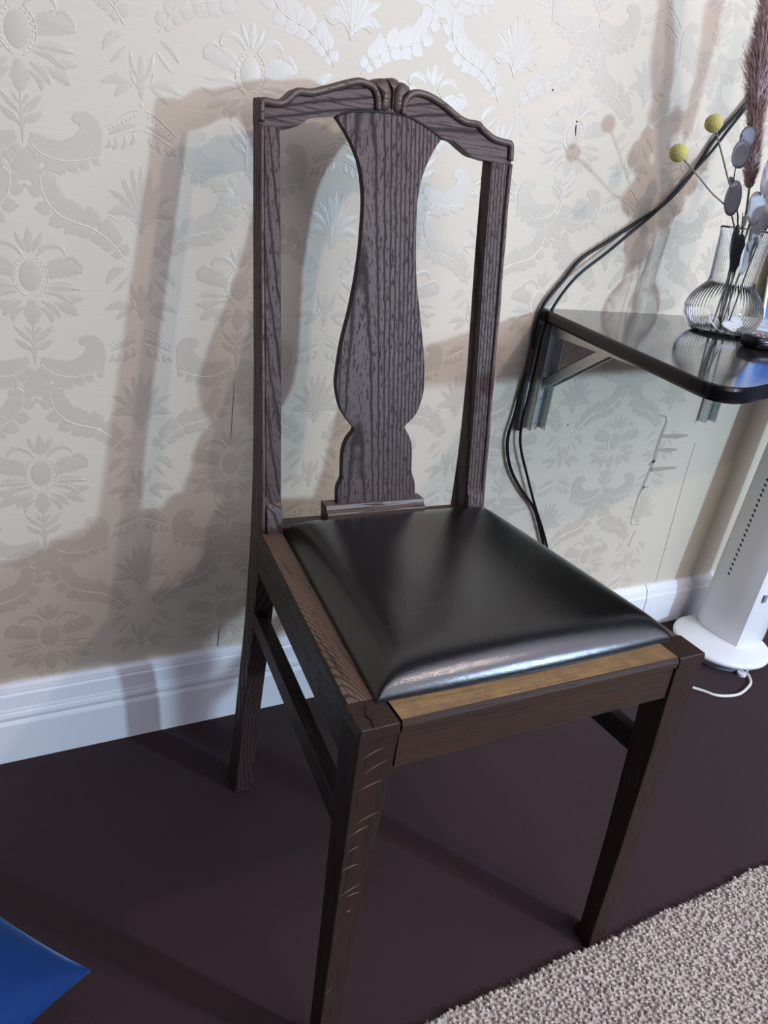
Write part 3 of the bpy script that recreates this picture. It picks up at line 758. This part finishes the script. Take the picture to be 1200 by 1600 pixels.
# ------------------------------------------------------------------ tower heater
def heater():
    bx, by = 1.225, -.150
    root = empty('tower_heater', (bx, by, 0), 0, 'white tower fan heater on round base standing under the shelf', 'heater')
    prof = [(0, 0), (.080, 0), (.084, .011), (.096, .0155), (.1035, .020), (.105, .0245), (.1040, .0285), (.099, .0315), (.06, .036), (0, .037)]
    v, f = lathe(prof, 64, (0, 0, 0)); from_py('base', v, f, PLASTIC, root, smooth=True)
    v, f = lathe([(.078, .0005), (.0845, .0005), (.0845, .006), (.078, .006)], 48); from_py('foot_ring', v, f, GREYP, root)
    # body section: sharp front left edge, rounded side and back, flat front
    sec = [(1.219, -.191)]
    sec += [(p.x, p.y) for p in cat([(1.219, -.191, 0), (1.2125, -.165, 0), (1.2100, -.138, 0), (1.2120, -.110, 0), (1.220, -.084, 0), (1.240, -.062, 0), (1.268, -.054, 0), (1.296, -.062, 0), (1.316, -.084, 0), (1.324, -.110, 0), (1.326, -.138, 0), (1.3235, -.165, 0), (1.317, -.187, 0)], 4)][1:]
    sec += [(1.292, -.1985), (1.268, -.2015), (1.243, -.1985)]
    cx, cy = 1.2675, -.13
    H = .60; tx = .072; rings = []
    for z, s in ((.036, .97), (.040, 1), (.20, .985), (.40, .955), (.58, .93), (.592, .915), (.598, .87)):
        sh_ = tx*z
        rings.append([((cx+(x-cx)*s)+sh_-bx, cy+(y-cy)*s-by, z) for x, y in sec])
    v, f = loft(rings); o = from_py('body', v, f, PLASTIC, root, smooth=True)
    o.data.polygons.foreach_set('use_smooth', [True]*len(o.data.polygons))
    # sharpen the front left edge and rims
    bm = bmesh.new(); bm.from_mesh(o.data)
    for e_ in bm.edges:
        if len(e_.link_faces) == 2 and e_.calc_face_angle(0) > .6: e_.smooth = False
    bm.to_mesh(o.data); bm.free()
    def slot_mesh():
        P = [Vector((0, -.0055, -.0032)), Vector((0, .0055, .0032))]
        v, f = tube(P, .0030, 8); return v, f
    v, f = slot_mesh(); me = bpy.data.meshes.new('vent_slot'); me.from_pydata([(x*.6, y, z) for x, y, z in v], [], f); me.materials.append(SLOT); me.update()
    for col, (px, py) in enumerate(((1.2128, -.117), (1.2235, -.086))):
        for i in range(34):
            z = .178+i*.0118; s = 1.004+(-.015*z/.2 if z < .2 else -.015-.030*(z-.2)/.2 if z < .4 else -.045-.025*(z-.4)/.18)
            x_ = cx+(px-cx)*s+tx*z-bx; y_ = cy+(py-cy)*s-by
            q = link('vent_slot', me, o); q.location = (x_, y_, z)
            if col: q.rotation_euler = (0, 0, -.6)
    # grey grille panel on the front and small badge
    g = MB()
    for i in range(26):
        z = .24+i*.0125; sx = tx*z
        g.box((1.246+sx-bx, -.2005*1-by-.0022*0-.001, z), (1.290+sx-bx, -.196-by+.006, z+.006))
    g.build('front_grille', GREYP, o)
    b = MB(); z = .150; b.box((1.2340+tx*z-bx, -.2040-by+.0045, z), (1.2440+tx*z-bx, -.1960-by, z+.018)); b.build('badge', GREYP, o, bevel=.001)
    f_ = MB(); v, f = lathe([(0, 0), (.010, 0), (.010, .006), (0, .006)], 12); f_.add([(x-.030, y-.089, z+.001) for x, y, z in v], f); f_.build('foot', PLASTIC, root)
heater()
cable([(1.225, -.232, .010), (1.212, -.238, .0045), (1.205, -.250, .0035), (1.188, -.268, .0035), (1.165, -.279, .0035), (1.127, -.289, .0035), (1.095, -.286, .0035), (1.068, -.274, .0035), (1.05, -.25, .0035), (1.00, -.20, .0035), (.90, -.13, .0035), (.80, -.10, .0035), (.72, -.095, .0035)], .0030, WCABLE, 'heater_cord', 'white power cord curving on the carpet from the heater base', 'cord', None, 10)

# ------------------------------------------------------------------ blue cushion
def cushion():
    L = .40; a = math.radians(124.5+45)
    cor = Vector((-.168, -.436)); ctr = cor+Vector((math.cos(a), math.sin(a)))*L*.7071
    root = ctr; n = 30; H = .062
    vs_, fs = [], []
    def pt(i, j, s):
        u = -1+2*i/n; v = -1+2*j/n
        k = (1-abs(u)**2.6)*(1-abs(v)**2.6); h = H*max(0, k)**.55
        pinch = 1-.05*(1-abs(u)**3)*(abs(v)**4)-.0
        pinch2 = 1-.05*(1-abs(v)**3)*(abs(u)**4)
        return (u*L/2*pinch2, v*L/2*pinch, H*.72+s*h*(1 if s > 0 else .7)+.0015*s)
    for s in (1, -1):
        for j in range(n+1):
            for i in range(n+1): vs_.append(pt(i, j, s))
    m_ = n+1; q = m_*m_
    for j in range(n):
        for i in range(n):
            b = j*m_+i; fs.append((b, b+1, b+1+m_, b+m_)); b += q; fs.append((b, b+m_, b+1+m_, b+1))
    for i in range(n):
        for (p, p2) in ((i, i+1), (n*m_+i+1, n*m_+i), ((i+1)*m_, i*m_), (i*m_+n, (i+1)*m_+n)): fs.append((p, p+q, p2+q, p2))
    o = from_py('floor_cushion', vs_, fs, VELVET, smooth=True)
    zmin = min(v[2] for v in vs_)
    o.location = (ctr.x, ctr.y, -zmin+.001); o.rotation_euler = (0, 0, a-PI/4+PI)
    tag(o, 'royal blue velvet cushion lying on the carpet at the lower left', 'cushion')
cushion()

# ------------------------------------------------------------------ vase and dried flowers
VX, VY = .893, -.158
def glass(name, tint=(.97, .985, .985), edge=(.82, .86, .87)):
    m_ = bpy.data.materials.new(name); m_.use_nodes = True; nt = m_.node_tree; nt.nodes.clear()
    out = N(nt, 'ShaderNodeOutputMaterial'); tr = N(nt, 'ShaderNodeBsdfTransparent'); gl = N(nt, 'ShaderNodeBsdfGlossy'); gl.inputs['Roughness'].default_value = .03
    lw = N(nt, 'ShaderNodeLayerWeight'); lw.inputs['Blend'].default_value = .45
    nt.links.new(mixc(nt, tint, edge, ramp(nt, lw.outputs['Facing'], [(.35, (0,)*3), (.95, (1,)*3)])), tr.inputs['Color'])
    fr = N(nt, 'ShaderNodeFresnel'); fr.inputs['IOR'].default_value = 1.38
    mx = N(nt, 'ShaderNodeMixShader'); nt.links.new(fr.outputs[0], mx.inputs[0]); nt.links.new(tr.outputs[0], mx.inputs[1]); nt.links.new(gl.outputs[0], mx.inputs[2])
    nt.links.new(mx.outputs[0], out.inputs['Surface']); return m_
GLASS = glass('clear_ribbed_glass')
def vase():
    root = empty('glass_vase', (VX, VY, SZ), 0, 'clear ribbed glass bottle vase with round belly holding dried flowers', 'vase')
    prof = [(.012, .0010), (.040, .0010), (.046, .0035), (.0525, .010), (.0590, .020), (.0622, .031), (.0622, .040), (.0590, .052), (.0525, .063), (.0450, .072), (.0385, .079), (.0362, .085), (.0362, .095), (.0372, .115), (.0388, .140), (.0402, .160), (.0410, .1660)]
    prof = [(p.x, p.z) for p in cat([(r, 0, z) for r, z in prof], 3)]
    rib = lambda i, a: .009*(math.cos(64*a)) if 6 < i else 0
    v, f = lathe(prof, 320, (0, 0, 0), rib); from_py('outer_wall', v, f, GLASS, root, smooth=True)
    v, f = lathe([(0, .0055), (.040, .0055), (.0445, .004), (.042, .0008), (0, .0008)], 64); from_py('thick_base', v, f, glass('glass_foot', (.93, .96, .97), (.72, .80, .84)), root, smooth=True)
    v, f = lathe([(.0375, .1655), (.0392, .1678), (.0410, .1660), (.0392, .1645), (.0375, .1655)], 64); from_py('rim', v, f, GLASS, root, smooth=True)
vase()
YEL = mat('yellow_bloom', (0.58, 0.50, 0.12), .9)[0]
nt = YEL.node_tree; p = nt.nodes['Principled BSDF']; vo = N(nt, 'ShaderNodeTexVoronoi'); vo.inputs['Scale'].default_value = 700; nt.links.new(coords(nt), vo.inputs['Vector'])
nt.links.new(mixc(nt, (.66, .60, .20), (.36, .30, .07), vo.outputs['Distance']), p.inputs['Base Color']); bump(nt, p, vo.outputs['Distance'], .8, .0012)
STEM = mat('dry_stem', (0.16, 0.145, 0.12), .7)[0]; STEMD = mat('dark_stem', (.06, .055, .055), .7)[0]
PAMP = mat('mauve_plume', (0.40, 0.29, 0.285), .9)[0]
nt = PAMP.node_tree; p = nt.nodes['Principled BSDF']
nt.links.new(mixc(nt, (.36, .23, .23), (.85, .66, .64), noise(nt, coords(nt), 60, 3)), p.inputs['Base Color'])
def leafm(name, a, b, tr_=.25):
    m_, nt, p = mat(name, a, .45); nt.links.new(mixc(nt, a, b, noise(nt, coords(nt), 60, 4)), p.inputs['Base Color'])
    return m_
SILV = leafm('silver_seedpod', (.40, .39, .39), (.66, .64, .62)); GREYL = leafm('grey_dried_leaf', (.055, .055, .065), (.10, .10, .115))
base = Vector((VX, VY, SZ))
def stem_pts(tip, foot, bow=(0, 0, 0), mouth=(0, 0)):
    return cat([tuple(base+Vector(foot)), tuple(base+Vector((mouth[0], mouth[1], .166))), tuple((base+Vector((mouth[0], mouth[1], .166))+Vector(tip))/2+Vector(bow)), tip], 6)
def craspedia(tip, foot, r, label, mouth):
    o0 = base+Vector(foot)
    root = empty('billy_button', tuple(o0), 0, label, 'dried flower', 'yellow ball flowers in the vase')
    P = [p-o0 for p in stem_pts(tip, foot, (0, 0, .004), mouth)]
    from_py('stem', *tube(P, .0013, 6), STEM, root, smooth=True)
    bm = bmesh.new(); bmesh.ops.create_icosphere(bm, subdivisions=4, radius=r)
    for v_ in bm.verts:
        v_.co *= 1+.03*math.sin(v_.co.x*2600)*math.sin(v_.co.y*2300)*math.sin(v_.co.z*2500); v_.co.z *= .97
    bmesh.ops.translate(bm, verts=bm.verts, vec=Vector(tip)-o0)
    me = bpy.data.meshes.new('flower_head'); bm.to_mesh(me); bm.free(); me.materials.append(YEL); me.polygons.foreach_set('use_smooth', [True]*len(me.polygons))
    link('flower_head', me, root)
craspedia((.753, -.158, 1.016), (.010, .006, .008), .0128, 'yellow ball flower on the taller thin stem', (-.024, .0))
craspedia((.698, -.158, .970), (.018, -.004, .008), .0128, 'lower yellow ball flower leaning furthest left over the cables', (-.032, .0))
def pampas(tip, foot, length, rad, label, mouth, n=3600, bend=(0, 0, 0), seed=1):
    R = random.Random(seed); o0 = base+Vector(foot)
    root = empty('pampas_plume', tuple(o0), 0, label, 'dried grass', 'pampas plumes in the vase')
    P = [p-o0 for p in stem_pts(tip, foot, bend, mouth)]
    from_py('stem', *tube(P, .0016, 6), STEM, root, smooth=True)
    # arc length from the tip
    T = [0]
    for a, b in zip(P[::-1], P[::-1][1:]): T.append(T[-1]+(a-b).length)
    Q = P[::-1]
    def at(s):
        for i in range(len(T)-1):
            if s <= T[i+1]: t = (s-T[i])/(T[i+1]-T[i]); return Q[i].lerp(Q[i+1], t), (Q[i]-Q[i+1]).normalized()
        return Q[-1], (Q[-2]-Q[-1]).normalized()
    vs_, fs = [], []
    for k in range(n):
        s = R.random()*length; p, d = at(s); t = s/length
        env = (math.sin(PI*min(1, .10+t*.88)))**.42*(.82+.18*math.sin(t*13+seed))
        a = R.random()*2*PI; s1 = d.orthogonal().normalized(); s2 = d.cross(s1); out = s1*math.cos(a)+s2*math.sin(a)
        L = rad*env*R.uniform(.6, 1.5)
        p0 = p+out*.0008; p1 = p+out*L*.60+d*L*.45; p2 = p+out*L*R.uniform(.85, 1.1)+d*L*R.uniform(.5, 1.3)
        wv = out.cross(d)*.0006+Vector((R.uniform(-1, 1), R.uniform(-1, 1), R.uniform(-1, 1)))*.0003
        b = len(vs_); vs_ += [p0-wv, p0+wv, p1-wv, p1+wv, p2]; fs += [(b, b+1, b+3, b+2), (b+2, b+3, b+4)]
    me = bpy.data.meshes.new('plume'); me.from_pydata([tuple(v_) for v_ in vs_], [], fs); me.materials.append(PAMP); me.update()
    tag(link('plume', me, root), kind='stuff')
pampas((.785, -.150, 1.250), (-.004, .010, .008), .325, .0225, 'mauve pampas plume rising highest beside the cables', (.004, .012), 14000, (0, 0, 0), 1)
pampas((.925, -.255, 1.270), (-.010, -.012, .008), .26, .019, 'mauve pampas plume leaning right at the photo edge', (.016, -.008), 5000, (.015, -.01, 0), 2)

def disc(c, r, rz, nrm, mat_, parent, name, up_=Vector((0, 0, 1)), cup=.12):
    nrm = Vector(nrm).normalized(); a = (up_-nrm*up_.dot(nrm)).normalized(); b = a.cross(nrm); n = 18
    v, f = [], []
    for s, th in ((1, .0004), (-1, -.0004)):
        for k, rr in enumerate((1, .72, .38)):
            for j in range(n):
                t = 2*PI*j/n; e_ = 1+.04*math.sin(3*t+r*900)
                v.append(Vector(c)+a*(rz*rr*e_*math.cos(t))+b*(r*rr*e_*math.sin(t))+nrm*(th*(1 if rr < 1 else .3)-cup*r*(1-rr*rr)+cup*.4*r*math.sin(2*t)*rr))
        v.append(Vector(c)+nrm*(th-cup*r))
    q = 3*n+1
    for s in (0, 1):
        o_ = s*q
        for k in range(2):
            for j in range(n): f.append((o_+k*n+j, o_+k*n+(j+1) % n, o_+(k+1)*n+(j+1) % n, o_+(k+1)*n+j))
        for j in range(n): f.append((o_+2*n+j, o_+2*n+(j+1) % n, o_+3*n))
    for j in range(n): f.append((j, q+j, q+(j+1) % n, (j+1) % n))
    return from_py(name, v, f, mat_, parent, smooth=True)
def branch(pts, foot, discs, label, name, leaf, mat_, smat, grp, r=.0013):
    o0 = base+Vector(foot)
    root = empty(name, tuple(o0), 0, label, 'dried branch', grp)
    P = [p-o0 for p in cat([tuple(o0)]+pts, 6)]
    from_py('stem', *tube(P, [r*(1-.5*i/len(P)) for i in range(len(P))], 6), smat, root, smooth=True)
    for (x, y, z, rr, rz, nx, ny, nz) in discs: disc(Vector((x, y, z))-o0, rr, rz, (nx, ny, nz), mat_, root, leaf)
# grey leaves left of the plume
branch([(.878, -.150, .882), (.846, -.150, .925), (.832, -.152, .965), (.822, -.155, 1.010)], (.002, .004, .008),
       [(.832, -.158, 1.006, .013, .018, -.3, -1, .1), (.822, -.163, .983, .0165, .020, -.2, -1, .1), (.834, -.162, .922, .0155, .026, -.2, -1, .1), (.836, -.150, .946, .010, .008, .2, -1, .6), (.858, -.168, .860, .014, .028, .3, -1, .1), (.868, -.172, .845, .010, .030, -.5, -1, .1)],
       'dried branch of grey round leaves just left of the tallest plume', 'eucalyptus_branch', 'leaf', GREYL, STEMD, 'dried leaf branches in the vase')
branch([(.893, -.158, .882), (.885, -.165, .92), (.895, -.168, .955), (.903, -.17, 1.00)], (.012, .008, .008),
       [(.884, -.172, .958, .0150, .0300, .1, -1, .1), (.872, -.178, .913, .0170, .0250, -.2, -1, .2), (.880, -.183, .876, .0165, .0270, .15, -1, .1), (.873, -.186, .842, .0140, .0280, .1, -1, .0), (.903, -.170, .925, .0150, .0220, -.2, -1, .1), (.906, -.168, .968, .015, .020, .1, -1, .2), (.893, -.190, .852, .0120, .0240, .5, -1, .1), (.898, -.176, .895, .0140, .0200, -.5, -1, .1), (.889, -.176, .990, .0120, .0160, .3, -1, .1)],
       'dried branch of pale silver seed discs in the vase neck', 'honesty_branch', 'seed_disc', SILV, STEM, 'dried leaf branches in the vase')
branch([(.905, -.150, .882), (.935, -.150, .93), (.962, -.150, .98)], (.014, .012, .008),
       [(.935, -.155, .925, .016, .022, -.2, -1, .1), (.950, -.150, .955, .016, .020, .3, -1, .1), (.965, -.150, .99, .015, .019, 0, -1, .1), (.93, -.145, .965, .012, .018, .6, -1, .1)],
       'dark dried leaf branch on the right side of the vase', 'eucalyptus_branch', 'leaf', mat('charcoal_leaf', (.05, .05, .055), .5)[0], STEMD, 'dried leaf branches in the vase')
branch([(.905, -.180, .882), (.915, -.225, .935), (.912, -.262, .985), (.905, -.285, 1.030)], (.008, -.010, .008),
       [(.868, -.262, .930, .021, .022, .3, -1, .2), (.893, -.275, .962, .022, .022, .5, -1, .1), (.872, -.285, .990, .020, .022, .3, -1, .3), (.905, -.290, 1.020, .021, .021, .4, -1, .2), (.885, -.292, 1.050, .016, .018, .4, -1, .2), (.930, -.262, .950, .022, .022, .2, -1, .2), (.942, -.270, .990, .020, .022, .5, -1, .1), (.938, -.240, .915, .021, .023, .3, -1, .2), (.905, -.235, .905, .020, .022, .4, -1, .1), (.925, -.290, 1.045, .018, .019, .3, -1, .1), (.880, -.245, .890, .016, .019, .4, -1, .2)],
       'round leaved eucalyptus branch leaning forward past the photo edge', 'eucalyptus_branch', 'leaf', GREYL, STEMD, 'dried leaf branches in the vase')
branch([(.880, -.160, .860), (.872, -.162, .885), (.865, -.162, .905)], (-.022, -.004, .010),
       [(.893-.018, -.162, .735, .018, .014, .3, -1, .9), (.893+.016, -.172, .738, .017, .013, -.3, -1, .9), (.893+.002, -.178, .732, .020, .012, .1, -.8, 1), (.8745, -.162, .893, .006, .010, 0, -1, .1)],
       'sprig with pale fallen leaves at the bottom of the vase', 'dried_sprig', 'leaf', SILV, STEM, 'dried leaf branches in the vase')
for i, (tx_, tz_) in enumerate(((.842, .905), (.835, .897), (.858, .94))):
    pass

# ------------------------------------------------------------------ things at the right end of the shelf
def remote():
    a = math.radians(-14); L, W, H = .17, .046, .019
    root = empty('remote_control', (.915, -.283, SZ), a, 'black remote control with a pink button beside the vase', 'remote')
    rings = []
    for z, s in ((0, .80), (.004, .95), (.010, 1.0), (.015, .98), (.0185, .90), (.0192, .84)):
        r_ = []
        for k in range(32):
            t = 2*PI*k/32; cx_, sy_ = math.cos(t), math.sin(t)
            e_ = 2/6
            r_.append(((L/2-.02*(1-s))*math.copysign(abs(cx_)**e_, cx_), W/2*s*math.copysign(abs(sy_)**e_, sy_), z+.0003))
        rings.append(r_)
    v, f = loft(rings); from_py('body', v, f, EDGEM, root, smooth=True)
    bt = []
    for i in range(6):
        for j in range(3):
            m_ = mat('pink_button', (.75, .12, .38), .5)[0] if (i, j) == (0, 1) else GREYP
            mb = MB(); v, f = lathe([(0, .0025), (.0030, .0022), (.0036, 0)], 10); mb.add(v, f)
            o = mb.build('button', m_, root, smooth=True); o.location = (-.068+i*.018, -.013+j*.013, .0188)
            if (i, j) == (0, 1): o['label'] = 'pink button'
remote()
PAPER = mat('glossy_page', (.60, .62, .56), .35)[0]
def magazine(loc, rz, w_, d_, h, label, cols, name='magazine', seed=0, curl=.004):
    root = empty(name, loc, rz, label, 'magazine', 'magazines stacked beside the vase')
    nx = 14; rings = []
    def zc(u, v): return curl*math.sin(u*2.6+seed)*(.4+.6*v)+curl
    for nm, z0, z1, m_ in (('pages', 0, h-.0006, PAPER), ('cover', h-.0006, h, cols)):
        v, f = [], []
        for i in range(nx+1):
            u = i/nx; x = -w_/2+w_*u
            for (y, z, vv) in ((-d_/2, z0, 0), (d_/2, z0, 1), (d_/2, z1, 1), (-d_/2, z1, 0)):
                v.append((x, y, z+(zc(u, vv)-curl*.0)*(1 if nm == 'cover' or z > z0 else .0)*0+ (curl*math.sin(u*PI)**2*.8 if z > 0 else 0)))
        for i in range(nx):
            for k in range(4): a = i*4+k; b = i*4+(k+1) % 4; f.append((a, b, b+4, a+4))
        f.append((0, 1, 2, 3)); f.append((nx*4+3, nx*4+2, nx*4+1, nx*4))
        from_py(nm, v, f, m_, root)
cov = mat('pale_printed_cover', (.5, .5, .45), .3)[0]
nt = cov.node_tree; p = nt.nodes['Principled BSDF']; nt.links.new(ramp(nt, noise(nt, coords(nt), 26, 5, .7), [(.35, (.16, .17, .16)), (.5, (.55, .58, .50)), (.62, (.75, .77, .70))]), p.inputs['Base Color'])
magazine((1.060, -.150, SZ), .14, .22, .15, .006, 'lower pale printed magazine on the shelf right of the vase', cov, seed=1, curl=.0)
magazine((1.070, -.140, SZ+.0062), .22, .21, .14, .005, 'upper pale printed magazine on the shelf right of the vase', cov, seed=2, curl=.006)
BLUE = mat('blue_print', (.10, .22, .62), .3)[0]
nt = BLUE.node_tree; p = nt.nodes['Principled BSDF']; nt.links.new(ramp(nt, noise(nt, coords(nt), 14, 4), [(.38, (.05, .12, .48)), (.52, (.12, .28, .72)), (.62, (.45, .62, .85))]), p.inputs['Base Color'])
def card():
    root = empty('printed_card', (1.262, -.035, SZ), 0, 'blue printed card with cream edge leaning on the wall behind magazines', 'card')
    mb = MB(); mb.box((-.095, -.003, 0), (.105, .0, .145)); o = mb.build('board', mat('cream_card', (.72, .74, .62), .5)[0], root)
    mb = MB(); mb.box((-.088, -.0036, .006), (.105, -.0031, .139)); q = mb.build('print', BLUE, root)
    root.rotation_euler = (-.17, 0, 0)
card()
